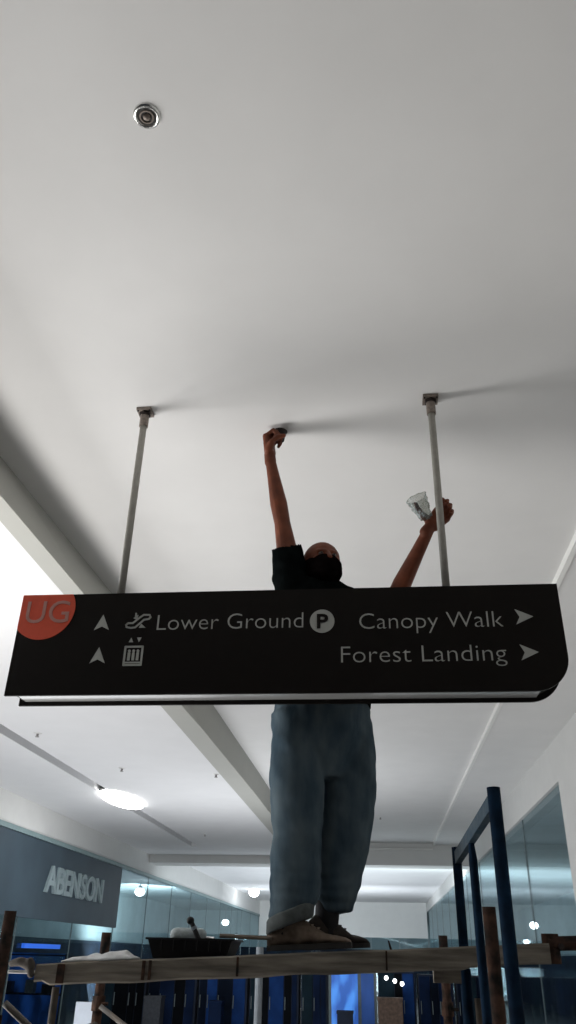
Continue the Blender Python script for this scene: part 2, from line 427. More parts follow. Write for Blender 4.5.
# ------------------------------------------------------------------ light fittings and sprinklers
def lightpanel(x, y, lx, ly, z, label, group=None):
    t = thing('ceiling_light', label, 'light', (x, y, z), group)
    bm = bmesh.new(); ell(bm, (x, y, z - 0.01), (lx * 0.52, ly * 0.52, 0.04), seg=28); link('housing', bm, 'lip', t, smooth=True)
    bm = bmesh.new(); ell(bm, (x, y, z - 0.035), (lx * 0.5, ly * 0.5, 0.055), seg=28); link('glare_diffuser', bm, 'led', t, smooth=True)
lightpanel(-3.86, 12.4, 0.52, 1.6, Z2 + 0.02, 'glaring white light fitting in the slot of the left ceiling')  # oval enlarged to take in the lamp's glare

def globe(x, y, z, r, label, group):
    t = thing('downlight', label, 'light', (x, y, z), group)
    bm = bmesh.new(); tube(bm, (x, y, z + r * 0.5), (x, y, z + r), r * 0.6, r * 0.3); link('cap', bm, 'palepole', t)
    zt = 3.45 if x < XL else (3.55 if x > XR else 3.75)
    if zt - z > r: bm = bmesh.new(); tube(bm, (x, y, z + r), (x, y, zt), 0.012, seg=8); link('stem', bm, 'palepole', t)
    bm = bmesh.new(); ell(bm, (x, y, z - 0.02), (r, r, r * 0.8)); link('lens', bm, 'bulb', t, smooth=True)
G = [(-7.1, 25.6, 3.16, 0.15, 'small round globe behind left glass, standing in for a reflection, right of the lettering'),  # added behind the glass for a lamp reflection on it
     (-4.70, 33.0, 3.66, 0.20, 'round downlight on the distant ceiling left of the legs'),
     (-6.35, 36.5, 2.74, 0.15, 'small round globe low behind the left glass, standing in for a reflection, nearest the cuff'),  # reflected lamp, built as a globe inside the shop
     (-4.65, 38.6, 2.27, 0.13, 'small low light by the jeans cuff'),
     (-1.82, 38.8, 2.31, 0.12, 'small low light right of the trouser hem'),
     (3.1, 18.3, 2.21, 0.085, 'round globe behind the right shop glass, standing in for a reflection')]  # added globe for a lamp mirrored in the right glass
for g in G: globe(*g, None)
for x, z in ((0.10, 1.245), (0.25, 1.20), (0.38, 1.16)):
    t = thing('spot_bulb', 'one of three tiny white bulbs beside the blue screen', 'light', (x, 16.6, z), 'tiny bulbs near the blue screen')
    bm = bmesh.new(); ell(bm, (x, 16.58, z), (0.035,) * 3, seg=10); link('glass_bulb', bm, 'bulb', t, smooth=True)
    bm = bmesh.new(); tube(bm, (x, 16.60, z), (x, 16.74, z), 0.014, seg=8); link('socket', bm, 'mull', t)

def sprinkler(x, y, z, label):
    t = thing('sprinkler', label, 'sprinkler', (x, y, z))
    bm = bmesh.new(); tube(bm, (x, y, z), (x, y, z - 0.010), 0.045, 0.035); link('plate', bm, 'ceil', t, smooth=False)
    bm = bmesh.new(); tube(bm, (x, y, z - 0.01), (x, y, z - 0.038), 0.013)
    tube(bm, (x, y, z - 0.038), (x, y, z - 0.043), 0.022); link('head', bm, 'sprk', t)
sprinkler(-3.20, 10.10, Z2, 'tiny sprinkler above the glaring light')
sprinkler(-2.05, 10.48, Z2, 'tiny sprinkler on the left ceiling near the diagonal drop edge')
sprinkler(-3.61, 8.29, Z2, 'tiny sprinkler nearest the sign, just right of the slot')
sprinkler(-3.33, 16.28, Z2, 'tiny sprinkler farthest down the left ceiling, before the cross beam')
sprinkler(0.09, 16.05, Z1, 'tiny sprinkler right of the jeans')

t = thing('ceiling_spotlight', 'round chrome rimmed recessed fitting alone in the upper left ceiling', 'light', (-0.661, 1.527, Z1))
cx, cy = -0.661, 1.527
bm = bmesh.new(); SEG = 32
prof = [(0.030, 0.0), (0.030, -0.004), (0.036, -0.010), (0.043, -0.006), (0.045, 0.0)]
rr = [[bm.verts.new((cx + r * math.cos(2 * PI * i / SEG), cy + r * math.sin(2 * PI * i / SEG), Z1 + z)) for i in range(SEG)] for r, z in prof]
for a, b in zip(rr, rr[1:]):
    for i in range(SEG): bm.faces.new((a[i], a[(i + 1) % SEG], b[(i + 1) % SEG], b[i]))
link('rim', bm, 'chrome', t, smooth=True)
bm = bmesh.new(); tube(bm, (cx, cy, Z1 - 0.004), (cx, cy, Z1 - 0.001), 0.031, seg=24); link('recess', bm, 'dark', t)
bm = bmesh.new(); ell(bm, (cx, cy, Z1 - 0.006), (0.012, 0.012, 0.010)); link('lens', bm, 'bracket', t, smooth=True)
bm = bmesh.new()
for i in range(24):
    a0, a1 = 2 * PI * i / 24, 2 * PI * (i + 1) / 24
    tube(bm, (cx + 0.021 * math.cos(a0), cy + 0.021 * math.sin(a0), Z1 - 0.006), (cx + 0.021 * math.cos(a1), cy + 0.021 * math.sin(a1), Z1 - 0.006), 0.0028, seg=6)
link('gimbal_ring', bm, 'bracket', t)

# ------------------------------------------------------------------ hanging sign
SX0, SX1, SZ0, SZ1, SY0, SY1 = -1.476, 0.756, 2.442, 2.880, 3.0, 3.16
RAD = 0.135
def outline(x0, x1, z0, z1, rad, n=12):
    pts = [(x0, z1), (x0, z0), (x1 - rad, z0)]
    pts += [(x1 - rad + rad * math.sin(a), z0 + rad - rad * math.cos(a)) for a in [PI / 2 * i / n for i in range(1, n + 1)]]
    pts += [(x1, z1)]
    return pts
def slab(bm, pts, y0, y1):
    f = [bm.verts.new((x, y0, z)) for x, z in pts]; b = [bm.verts.new((x, y1, z)) for x, z in pts]
    bm.faces.new(f); bm.faces.new(b[::-1]); n = len(pts)
    for i in range(n): bm.faces.new((f[i], b[i], b[(i + 1) % n], f[(i + 1) % n]))
    return bm
sign = thing('hanging_sign', 'long black directional sign hung from two rods across the corridor', 'sign', (-0.36, 3.08, SZ1))
link('front_panel', slab(bmesh.new(), outline(SX0, SX1, SZ0, SZ1, RAD), SY0, SY0 + 0.012), 'signblack', sign)
link('back_panel', slab(bmesh.new(), outline(SX0, SX1, SZ0, SZ1, RAD), SY1 - 0.012, SY1), 'signblack', sign)
link('case', slab(bmesh.new(), outline(SX0 + 0.015, SX1 - 0.012, SZ0 + 0.022, SZ1 - 0.004, RAD - 0.012), SY0 + 0.012, SY1 - 0.012), 'signblack', sign)
u = link('underside_panel', B(SX0 + 0.03, SX1 - 0.11, SY0 + 0.014, SY1 - 0.014, SZ0 + 0.016, SZ0 + 0.023), 'under', sign)
u['label'] = 'glossy white strip on the underside'
YT = SY0 - 0.0035
def txm(x, z): return Matrix(((1, 0, 0, x), (0, 0, -1, YT + 0.002), (0, 1, 0, z), (0, 0, 0, 1)))
textmesh('lettering', 'Lower Ground', 0.098, 'letter', sign, txm(-0.874, 2.7105), 0.0015, xs=0.607, weight=-0.0016)
textmesh('lettering', 'Canopy Walk', 0.098, 'letter', sign, txm(-0.040, 2.700), 0.0015, xs=0.566, weight=-0.0016)
textmesh('lettering', 'Forest Landing', 0.098, 'letter', sign, txm(-0.115, 2.561), 0.0015, xs=0.640, weight=-0.0016)
def flat(bm, pts, y=None, th=0.003):
    y = YT if y is None else y
    slab(bm, pts, y, y + th); return bm
# parking roundel
bm = bmesh.new(); n = 40
flat(bm, [(-0.190 + 0.050 * math.cos(-2 * PI * i / n), 2.7365 + 0.050 * math.sin(-2 * PI * i / n)) for i in range(n)])
link('parking_roundel', bm, 'letter', sign)
bm_m = Matrix(((1, 0, 0, -0.211), (0, 0, -1, YT - 0.002), (0, 1, 0, 2.7065), (0, 0, 0, 1)))
q = textmesh('letter', 'P', 0.085, 'signblack', sign, bm_m, 0.0015, 'black letter on the pale roundel', xs=0.046, weight=0.002)
# arrows
def arrow(cx, cz, ang, w=0.064, h=0.068):
    P = [(0, h / 2), (w / 2, -h / 2), (0, -h / 2 + 0.016), (-w / 2, -h / 2)]
    c, s = math.cos(ang), math.sin(ang)
    a = [(cx + x * c - z * s, cz + x * s + z * c) for x, z in P]
    b = bmesh.new()
    for k in ((0, 1, 2), (0, 2, 3)): flat(b, [a[i] for i in k])
    bmesh.ops.remove_doubles(b, verts=b.verts, dist=1e-5)
    link('arrow', b, 'letter', sign)
arrow(-1.109, 2.749, 0); arrow(-1.107, 2.606, 0)
arrow(0.611, 2.740, -PI / 2); arrow(0.613, 2.593, -PI / 2)
# escalator pictogram
def stroke(bm, pts, wd):
    for a, b in zip(pts, pts[1:]):
        a, b = V(a), V(b); d = (b - a).normalized(); nn = V((-d.y, d.x)) * wd / 2; e = d * wd * 0.3
        flat(bm, [tuple(a - e + nn), tuple(a - e - nn), tuple(b + e - nn), tuple(b + e + nn)])
bm = bmesh.new()
stroke(bm, [(-1.003, 2.726), (-0.985, 2.722), (-0.966, 2.724), (-0.932, 2.757), (-0.912, 2.760), (-0.905, 2.768), (-0.910, 2.778), (-0.935, 2.779), (-0.950, 2.768), (-0.978, 2.743), (-0.998, 2.743), (-1.006, 2.735), (-1.003, 2.726)], 0.007)
flat(bm, [(-0.978, 2.765), (-0.962, 2.757), (-0.958, 2.779)]); flat(bm, [(-0.972, 2.788), (-0.966, 2.788), (-0.960, 2.762), (-0.972, 2.770)])
flat(bm, [(-0.950, 2.722), (-0.942, 2.740), (-0.922, 2.722)])
link('escalator_pictogram', bm, 'letter', sign)
bm = bmesh.new()
stroke(bm, [(-0.996, 2.563), (-0.924, 2.563), (-0.924, 2.640), (-0.996, 2.640), (-0.996, 2.563)], 0.008)
stroke(bm, [(-0.990, 2.573), (-0.930, 2.573)], 0.006)
for k in range(3):
    x = -0.978 + 0.018 * k
    flat(bm, [(x + 0.006 * math.cos(-2 * PI * i / 10), 2.622 + 0.006 * math.sin(-2 * PI * i / 10)) for i in range(10)])
    stroke(bm, [(x, 2.612), (x, 2.585)], 0.011)
flat(bm, [(-0.985, 2.660), (-0.967, 2.660), (-0.976, 2.679)]); flat(bm, [(-0.952, 2.679), (-0.943, 2.660), (-0.934, 2.679)])
link('lift_pictogram', bm, 'letter', sign)
# red disc clipped by the panel's corner
n = 60; pts = []
for i in range(n):
    a = 2 * PI * i / n; x = -1.372 + 0.135 * math.cos(a); z = 2.812 + 0.135 * math.sin(a)
    pts.append((max(x, SX0 + 0.001), min(z, SZ1 - 0.001)))
pts = [(-1.372 - 0.135, 0)] and pts
# square off the clipped corner
pts2 = []
for p in pts:
    if not pts2 or (abs(p[0] - pts2[-1][0]) + abs(p[1] - pts2[-1][1])) > 1e-5: pts2.append(p)
out = []
for i, p in enumerate(pts2):
    out.append(p); q = pts2[(i + 1) % len(pts2)]
    if abs(p[1] - (SZ1 - 0.001)) < 1e-6 and abs(q[0] - (SX0 + 0.001)) < 1e-6 and abs(q[1] - (SZ1 - 0.001)) > 1e-6:
        out.append((SX0 + 0.001, SZ1 - 0.001))
bm = bmesh.new(); flat(bm, out[::-1]); q = link('level_badge', bm, 'red', sign); q['label'] = 'orange red rounded badge in the corner'
textmesh('lettering', 'UG', 0.142, 'ugletter', sign, Matrix(((1, 0, 0, -1.447), (0, 0, -1, YT - 0.002), (0, 1, 0, 2.751), (0, 0, 0, 1))), 0.0015, 'dull rose letter on the red badge', xs=0.188, split=True)

def rod(x, y, label, tint):
    t = thing('hanger_rod', label, 'rod', (x, y, SZ1), 'hanger rods of the sign')
    bm = bmesh.new(); pipe(bm, (x, y, SZ1 - 0.003), (x, y, Z1 - 0.05), 0.0165, 0.004); link('tube', bm, 'pole', t, smooth=False)
    for p in t.children:
        for f in p.data.polygons: f.use_smooth = True
    bm = B(x - 0.036, x + 0.036, y - 0.036, y + 0.036, Z1 - 0.014, Z1 - 0.0005); link('ceiling_plate', bm, 'bracket', t, bevel=0.002)
    bm = bmesh.new(); tube(bm, (x, y, Z1 - 0.095), (x, y, Z1 - 0.012), 0.022); link('collar', bm, 'bracket', t)
    bm = bmesh.new(); tube(bm, (x, y, Z1 - 0.03), (x, y, Z1 - 0.010), 0.029, seg=6); link('nut', bm, 'boltm', t)
    for sx in (-1, 1):
        bm = bmesh.new(); tube(bm, (x + sx * 0.029, y - 0.027, Z1 - 0.02), (x + sx * 0.029, y - 0.027, Z1 - 0.01), 0.005, seg=6); link('bolt', bm, 'boltm', t)
rod(-1.075, 3.08, 'left grey hanger rod between ceiling and black sign', 0)
rod(0.325, 3.08, 'right grey hanger rod, held by the man\'s hand', 1)

# ------------------------------------------------------------------ scaffold
def post(t, x, y, z0, z1, r, m, name='post'):
    bm = bmesh.new(); pipe(bm, (x, y, z0), (x, y, z1), r); o = link(name, bm, m, t)
    for f in o.data.polygons: f.use_smooth = True
    return o
def bar(t, p0, p1, r, m, name):
    bm = bmesh.new(); tube(bm, p0, p1, r, seg=12); o = link(name, bm, m, t)
    for f in o.data.polygons: f.use_smooth = len(f.vertices) < 6
    return o
def clamp(t, x, y, z, r, m='rust'):
    bm = bmesh.new(); tube(bm, (x, y, z - 0.03), (x, y, z + 0.03), r + 0.008, seg=14)
    tube(bm, (x + r, y - 0.02, z), (x + r + 0.03, y - 0.02, z), 0.008, seg=6)
    return link('clamp', bm, m, t)
PZ = lambda x: 1.577 + 0.055 * x            # plank top
LX, RX = -1.235, 0.318
for X, XF, ys, lab in ((-1.218, -1.315, (2.83, 4.22), 'rusty scaffold frame under the left end of the plank'), (0.322, 0.322, (2.63, 4.62), 'rusty scaffold frame under the plank beside the blue ladder frame')):
    t = thing('scaffold', lab, 'scaffold', (X, ys[0], 0), 'rusty scaffold frames')
    zz = 1.662 if X < 0 else 1.688
    post(t, X, ys[0], 0.02, zz, 0.0195, 'rust'); post(t, XF, ys[1], 0.02, zz - 0.03, 0.0225, 'rust')
    post(t, X * 0.6 + XF * 0.4 + 0.03, (ys[0] * 0.6 + ys[1] * 0.4), 0.2, 1.43, 0.014, 'rustgrey', 'inner_post')
    for z in (0.4, 0.85, 1.25):
        bar(t, (X, ys[0], z), (XF, ys[1], z), 0.019, 'rustgrey', 'rung')
    for X, y in ((X, ys[0]), (XF, ys[1])):
        clamp(t, X, y, 1.34, 0.022)
        bm = bmesh.new(); tube(bm, (X, y, 0), (X, y, 0.02), 0.06); link('foot_plate', bm, 'rust', t)
for y, LX, ZT, lab in ((2.86, -1.218, 1.40, 'near crossed diagonal brace below the plank'), (4.19, -1.315, 1.33, 'far crossed diagonal brace below the plank')):
    t = thing('cross_brace', lab, 'brace', (LX, y, 0.4), 'diagonal braces of the scaffold')
    bar(t, (LX + 0.02, y, ZT), (RX - 0.02, y, 0.42), 0.011, 'rustgrey', 'brace_bar')
    bar(t, (LX + 0.02, y + 0.028, 0.42), (RX - 0.02, y + 0.028, ZT - 0.04), 0.011, 'rustgrey', 'brace_bar')
    bm = bmesh.new(); mx = (LX + RX) / 2; tube(bm, (mx, y - 0.02, 0.91), (mx, y + 0.048, 0.91), 0.009, seg=8); link('pivot_bolt', bm, 'boltm', t)
# blue ladder frame
t = thing('blue_ladder_frame', 'tall blue painted steel frame rising at the right of the plank', 'frame', (0.343, 2.52, 0))
post(t, 0.355, 2.52, 0.0, 2.000, 0.0198, 'blue'); post(t, 0.318, 3.47, 0.0, 1.945, 0.018, 'blue')
bm = bmesh.new(); pipe(bm, (0.335, 3.05, 0.0), (0.335, 3.05, 1.86), 0.015); tube(bm, (0.335, 3.05, 1.86), (0.333, 3.05, 1.955), 0.0145, 0.006); link('inner_post', bm, 'blue', t)
bm = bmesh.new()
u_, v_ = V((0.352, 2.545, 1.965)), V((0.320, 3.45, 1.905))
d = (v_ - u_).normalized(); s = V((1, 0, 0)) * 0.012; h = V((0, 0, 1)) * 0.022
f0 = [bm.verts.new(u_ + a * s + b * h) for a, b in ((-1, -1), (1, -1), (1, 1), (-1, 1))]; f1 = [bm.verts.new(v_ + a * s + b * h) for a, b in ((-1, -1), (1, -1), (1, 1), (-1, 1))]
bm.faces.new(f0); bm.faces.new(f1[::-1])
for i in range(4): bm.faces.new((f0[i], f1[i], f1[(i + 1) % 4], f0[(i + 1) % 4]))
q = link('top_rail', bm, 'bluebar', t, bevel=0.003); q['label'] = 'worn lighter blue top rail'
for z in (0.30, 0.70, 1.10):
    bar(t, (0.350, 2.52, z), (0.318, 3.47, z), 0.015, 'blue', 'rung')
bm = bmesh.new(); tube(bm, (0.355, 2.52, 2.000), (0.355, 2.52, 2.004), 0.0198, seg=18); link('post_cap', bm, 'blue', t)
# second slim blue posts seen under the plank
t = thing('blue_scaffold_post', 'slim blue post standing under the plank left of the rusty post', 'post', (0.27, 3.9, 0))
post(t, 0.345, 3.9, 0.0, 1.46, 0.013, 'blue'); bm = bmesh.new(); tube(bm, (0.345, 3.9, 0), (0.345, 3.9, 0.01), 0.04); link('foot_plate', bm, 'blue', t)

# plank
t = thing('scaffold_plank', 'long weathered wooden plank the man stands on', 'plank', (-0.3, 3.42, 1.5))
bm = bmesh.new(); n = 60; X0, X1 = -1.275, 0.60; Y0, Y1 = 3.27, 3.67
rings = []
for i in range(n + 1):
    x = X0 + (X1 - X0) * i / n; zt = PZ(x)
    wv = 0.004 * noise.noise(V((x * 6, 0, 1))); wl = 0.007 * noise.noise(V((x * 5, 3, 1))); th = 0.072 if x < RX else 0.066
    if x < -1.24: th *= 0.8
    jy = 0.004 * noise.noise(V((x * 9, 7, 1)))
    rings.append([bm.verts.new(p) for p in ((x, Y0 + 0.006 + jy, zt + wv), (x, Y0 + jy, zt + wv - 0.006), (x, Y0 + jy, zt - th + wl + 0.006), (x, Y0 + 0.006 + jy, zt - th + wl), (x, Y1, zt - th), (x, Y1, zt))])
for a, b in zip(rings, rings[1:]):
    for k in range(6): bm.faces.new((a[k], a[(k + 1) % 6], b[(k + 1) % 6], b[k]))
bm.faces.new(rings[0]); bm.faces.new(rings[-1][::-1])
link('board', bm, 'plank', t)
for x0, w0 in ((-1.19, 0.03), (-0.87, 0.012), (-0.845, 0.010), (-0.52, 0.008), (0.02, 0.006)):
    bm = B(x0, x0 + w0, Y0 - 0.004, Y0 + 0.02, PZ(x0) - 0.066, PZ(x0) - 0.004)
    q = link('dark_stain_strap' if w0 < 0.03 else 'binding', bm, 'rust', t, bevel=0.002)
# bindings, rag and fittings at plank ends
bm = bmesh.new()
capsule(bm, (-1.375, 3.28, 1.505), 0.012, (-1.335, 3.27, 1.512), 0.017); capsule(bm, (-1.335, 3.27, 1.512), 0.016, (-1.295, 3.27, 1.500), 0.020); capsule(bm, (-1.295, 3.262, 1.515), 0.014, (-1.285, 3.262, 1.472), 0.014)
tag(remesh('knotted_rag', bm, 0.006, 'ragb', None), 'knotted brown rag binding at the left end of the plank', 'rag')
bm = bmesh.new(); tube(bm, (-1.39, 3.30, 1.478), (-1.28, 3.30, 1.478), 0.006, seg=10)
tag(link('side_rail', bm, 'white'), 'thin pale rail sticking out under the left plank end', 'rail')
t = thing('steel_coupler', 'dark rusty coupler at the right end of the plank', 'coupler', (0.65, 3.3, 1.58))
bm = bmesh.new(); tube(bm, (0.612, 3.31, 1.545), (0.612, 3.31, 1.64), 0.030, seg=14); link('sleeve', bm, 'rust', t, smooth=False)
bm = bmesh.new(); tube(bm, (0.60, 3.30, 1.608), (0.86, 3.30, 1.618), 0.024, seg=14); link('arm', bm, 'rust', t)
bm = bmesh.new(); tube(bm, (0.64, 3.26, 1.60), (0.64, 3.34, 1.60), 0.010, seg=6); link('bolt', bm, 'boltm', t)
tag(link('short_board', B(0.21, 0.345, 3.66, 3.72, 1.47, 1.525), 'plank', bevel=0.003), 'short grey board end under the plank behind the blue frame', 'board')
bm = bmesh.new(); tube(bm, (0.05, 3.56, 1.56), (0.035, 3.56, 1.612), 0.006, 0.003, seg=8)
tag(link('bent_nail', bm, 'rust'), 'small bent peg standing on the plank right of the shoes', 'nail')
# white rag on plank
bm = bmesh.new(); bmesh.ops.create_grid(bm, x_segments=40, y_segments=14, size=0.5)
for v in bm.verts:
    x, y = v.co.x, v.co.y
    e = min(1, (0.5 - abs(x)) * 6, (0.5 - abs(y)) * 5)
    wx = -1.045 + x * 0.26; 
    hh = 0.006 + max(0, e) * (0.012 + 0.016 * abs(noise.noise(V((x * 5, y * 4, 2))))) * (0.6 + 0.9 * (x + 0.5))
    v.co = V((wx + 0.02 * noise.noise(V((y * 5, x, 0))), 3.33 + y * 0.11 * (1 - 0.3 * noise.noise(V((x * 4, 1, 1)))), PZ(wx) + hh))
r = bmesh.ops.extrude_face_region(bm, geom=bm.faces[:])
for v in [g for g in r['geom'] if isinstance(g, bmesh.types.BMVert)]: v.co.z -= 0.005
tag(link('white_rag', bm, 'white', smooth=True), 'crumpled white rag lying on the plank left of the black tray', 'rag')

# paint tray
TX0, TX1 = -0.868, -0.545
t = thing('paint_tray', 'black plastic paint tray on the plank left of the shoes', 'tray', (-0.7, 3.42, 1.54))
bm = bmesh.new()
def trayring(z, ins, thick=0): 
    return [(TX0 + ins + thick, 3.30 + ins + thick, z), (TX1 - ins - thick, 3.30 + ins + thick, z), (TX1 - ins - thick, 3.54 - ins - thick, z), (TX0 + ins + thick, 3.54 - ins - thick, z)]
zb = PZ(-0.7) - 0.0; RG = [trayring(zb + 0.003, 0.022), trayring(zb + 0.056, 0.002), trayring(zb + 0.056, -0.006), trayring(zb + 0.063, -0.006), trayring(zb + 0.063, 0.002, 0.002), trayring(zb + 0.008, 0.024)]
vr = [[bm.verts.new(p) for p in g] for g in RG]
for v in vr[0]: v.co.z = PZ(v.co.x) + 0.002
for a, b in zip(vr, vr[1:]):
    for i in range(4): bm.faces.new((a[i], a[(i + 1) % 4], b[(i + 1) % 4], b[i]))
bm.faces.new(vr[0][::-1]); bm.faces.new(vr[-1])
link('basin', bm, 'tray', t, bevel=0.003)
for k in range(6):
    x = TX0 + 0.05 + k * 0.045
    link('rib', B(x, x + 0.006, 3.296, 3.302, zb + 0.02, zb + 0.056), 'tray', t)
t = thing('paint_roller', 'white napped paint roller resting in the black tray', 'roller', (-0.75, 3.42, 1.6))
bm = bmesh.new(); capsule(bm, (-0.79, 3.44, zb + 0.075), 0.026, (-0.70, 3.46, zb + 0.075), 0.026, 18); o = link('nap_sleeve', bm, 'fluff', t, smooth=True)
bm = bmesh.new(); tube(bm, (-0.70, 3.46, zb + 0.07), (-0.64, 3.44, zb + 0.066), 0.005, seg=8); link('wire', bm, 'chrome', t)
t = thing('brush', 'black handled brush leaning up out of the tray', 'brush', (-0.70, 3.40, 1.6))
bm = bmesh.new(); capsule(bm, (-0.690, 3.40, 1.595), 0.010, (-0.722, 3.40, 1.652), 0.009); link('handle', bm, 'tray', t, smooth=True)
bm = bmesh.new(); ell(bm, (-0.730, 3.40, 1.663), (0.015, 0.015, 0.014)); link('knob', bm, 'tray', t, smooth=True)
bm = bmesh.new(); tube(bm, (-0.710, 3.40, 1.632), (-0.716, 3.40, 1.642), 0.0115, seg=10); link('ferrule', bm, 'palepole', t)
bm = bmesh.new(); tube(bm, (-0.60, 3.34, 1.612), (-0.40, 3.33, 1.607), 0.008, 0.007, seg=10)
tag(link('wooden_stick', bm, 'stick'), 'thin wooden stick lying from the tray rim towards the shoe', 'stick')

# ------------------------------------------------------------------ the man
man = thing('person', 'man in black shirt and faded jeans on the plank reaching up to the ceiling', 'person', (-0.22, 3.42, 1.57))
Fd = V((0.50, -0.86, 0)).normalized()             # chest direction
Rd = V((Fd.y, -Fd.x, 0))                          # his right
ang = math.atan2(Rd.y, Rd.x)
SHR, ELR, WRR = V((-0.355, 3.36, 3.09)), V((-0.405, 3.33, 3.385)), V((-0.470, 3.300, 3.728))
SHL, ELL, WRL = V((-0.085, 3.47, 2.985)), V((0.105, 3.36, 2.955)), V((0.280, 3.200, 3.245))

def chain(bm, base, dirv, nrm, lens, rads, curls):
    """finger: bends towards nrm"""
    p = V(base); d = V(dirv).normalized(); ax = d.cross(nrm).normalized(); ends = []
    for L, r0, r1, c in zip(lens, rads, rads[1:], curls):
        d = Matrix.Rotation(c, 3, ax) @ d
        q = p + d * L; capsule(bm, p, r0, q, r1, 12); p = q
    return p, d, Matrix.Rotation(0, 3, ax) @ (ax.cross(d))

def hand(bm, wrist, d, n, s, curls, thumb_dir, thumb_curl=0.35, spread=0.06, k=1.0):
    """wrist point, palm direction d, palm normal n (fingers close to it), s towards the thumb"""
    d, n, s = V(d).normalized(), V(n).normalized(), V(s).normalized()
    tips = []
    capsule(bm, wrist - d * 0.03, 0.025 * k, wrist + d * 0.02, 0.024 * k)
    for a, L in zip((0.030, 0.010, -0.011, -0.030), (0.088, 0.090, 0.086, 0.080)):
        capsule(bm, wrist + d * 0.015 * k + s * a * 0.55 * k, 0.0165 * k, wrist + d * L * k + s * a * k, 0.0130 * k)
        capsule(bm, wrist + d * 0.03 * k + s * a * 0.8 * k + n * 0.006, 0.013 * k, wrist + d * L * k * 0.9 + s * a * k + n * 0.004, 0.0105 * k)
    for i, (a, L, fl) in enumerate(zip((0.030, 0.010, -0.011, -0.030), (0.088, 0.090, 0.086, 0.080), ((0.042, 0.025, 0.021), (0.046, 0.029, 0.022), (0.043, 0.027, 0.021), (0.034, 0.021, 0.018)))):
        fd = (d + s * a * spread * 20 * 0.12).normalized()
        tp = chain(bm, wrist + d * L * k + s * a * k, fd, n, [x * k for x in fl], [0.0105 * k, 0.0095 * k, 0.0086 * k, 0.0072 * k], curls[i] if isinstance(curls[0], (tuple, list)) else curls)
        tips.append(tp)
    # thumb from the side of the palm near its base
    b0 = wrist + d * 0.022 * k + s * 0.022 * k + n * 0.006
    td = V(thumb_dir).normalized()
    capsule(bm, b0, 0.0175 * k, b0 + td * 0.038 * k, 0.0135 * k)
    tp = chain(bm, b0 + td * 0.038 * k, td, (n + d * 0.3 - s * 0.3).normalized(), [0.032 * k, 0.026 * k], [0.0118 * k, 0.0108 * k, 0.0088 * k], (thumb_curl, thumb_curl))
    tips.append(tp)
    return tips

bm = bmesh.new()
# trunk (under the shirt), pelvis, legs under the jeans
loft(bm, [(-0.215, 3.44, 2.44, 0.12, 0.085, ang), (-0.215, 3.44, 2.54, 0.155, 0.105, ang), (-0.215, 3.43, 2.68, 0.14, 0.095, ang), (-0.215, 3.42, 2.85, 0.155, 0.105, ang), (-0.215, 3.42, 2.99, 0.165, 0.105, ang), (-0.218, 3.42, 3.06, 0.13, 0.085, ang), (-0.22, 3.42, 3.10, 0.06, 0.055, ang)])
capsule(bm, (-0.33, 3.37, 3.03), 0.062, (-0.11, 3.46, 3.02), 0.062)
capsule(bm, (-0.22, 3.425, 3.02), 0.060, (-0.218, 3.40, 3.13), 0.053)
KR, AR = V((-0.315, 3.35, 2.03)), V((-0.352, 3.37, 1.66)); KL, AL = V((-0.12, 3.49, 2.05)), V((-0.205, 3.49, 1.665))
for hip, kn, an in ((V((-0.30, 3.39, 2.44)), KR, AR), (V((-0.135, 3.48, 2.44)), KL, AL)):
    capsule(bm, hip, 0.085, kn, 0.056); capsule(bm, kn, 0.054, kn.lerp(an, 0.3) + V((-0.01, 0, 0)), 0.055); capsule(bm, kn.lerp(an, 0.3) + V((-0.01, 0, 0)), 0.054, an, 0.037)
    capsule(bm, an + V((0, 0, -0.01)), 0.032, an + V((0.025, 0.0, -0.05)), 0.024)
# arms, tapering
def arm(sh, el, wr):
    capsule(bm, sh, 0.056, sh.lerp(el, 0.5), 0.050); capsule(bm, sh.lerp(el, 0.5), 0.050, el, 0.039)
    capsule(bm, el, 0.040, el.lerp(wr, 0.28), 0.043); capsule(bm, el.lerp(wr, 0.28), 0.043, el.lerp(wr, 0.7), 0.032); capsule(bm, el.lerp(wr, 0.7), 0.032, wr, 0.026)
arm(SHR, ELR, WRR); arm(SHL, ELL, WRL)
tipsR = hand(bm, WRR + V((-0.002, 0, 0.015)), (-0.10, -0.02, 1), (0.93, -0.30, 0.10), (-0.30, -0.93, 0), (1.15, 1.5, 1.1), (0.45, -0.55, 0.75), 0.5, k=1.2)
tipsL = hand(bm, WRL + V((0.006, -0.005, 0.012)), (0.66, 0.05, 0.75), (0.10, -1, 0), (-0.75, -0.05, 0.66), (0.75, 1.0, 0.6), (-0.75, -0.45, 0.55), 0.30, k=1.1)
# head
HC = V((-0.213, 3.385, 3.170)); hf = V((0.36, -0.93, 0)).normalized(); hr = V((hf.y, -hf.x, 0)); 
HM = Matrix((hr, -hf, V((0, 0, 1)))).transposed()       # columns: right, back, up
tilt = Matrix.Rotation(-math.radians(12), 3, 'X')       # chin raised
HM = HM @ tilt
def H(x, y, z): return HC + HM @ V((x, y, z))           # x his right, y backwards, z up
ell(bm, H(0, 0.012, 0.030), (0.089, 0.104, 0.093), HM)
ell(bm, H(0, -0.030, -0.030), (0.064, 0.066, 0.085), HM)
ell(bm, H(0, -0.045, -0.075), (0.040, 0.042, 0.038), HM)
capsule(bm, H(-0.045, -0.02, -0.065), 0.022, H(0, -0.070, -0.092), 0.020); capsule(bm, H(0.045, -0.02, -0.065), 0.022, H(0, -0.070, -0.092), 0.020)
capsule(bm, H(0, -0.090, 0.012), 0.010, H(0, -0.108, -0.028), 0.014)           # nose
ell(bm, H(0.012, -0.098, -0.032), (0.010, 0.010, 0.008), HM); ell(bm, H(-0.012, -0.098, -0.032), (0.010, 0.010, 0.008), HM)
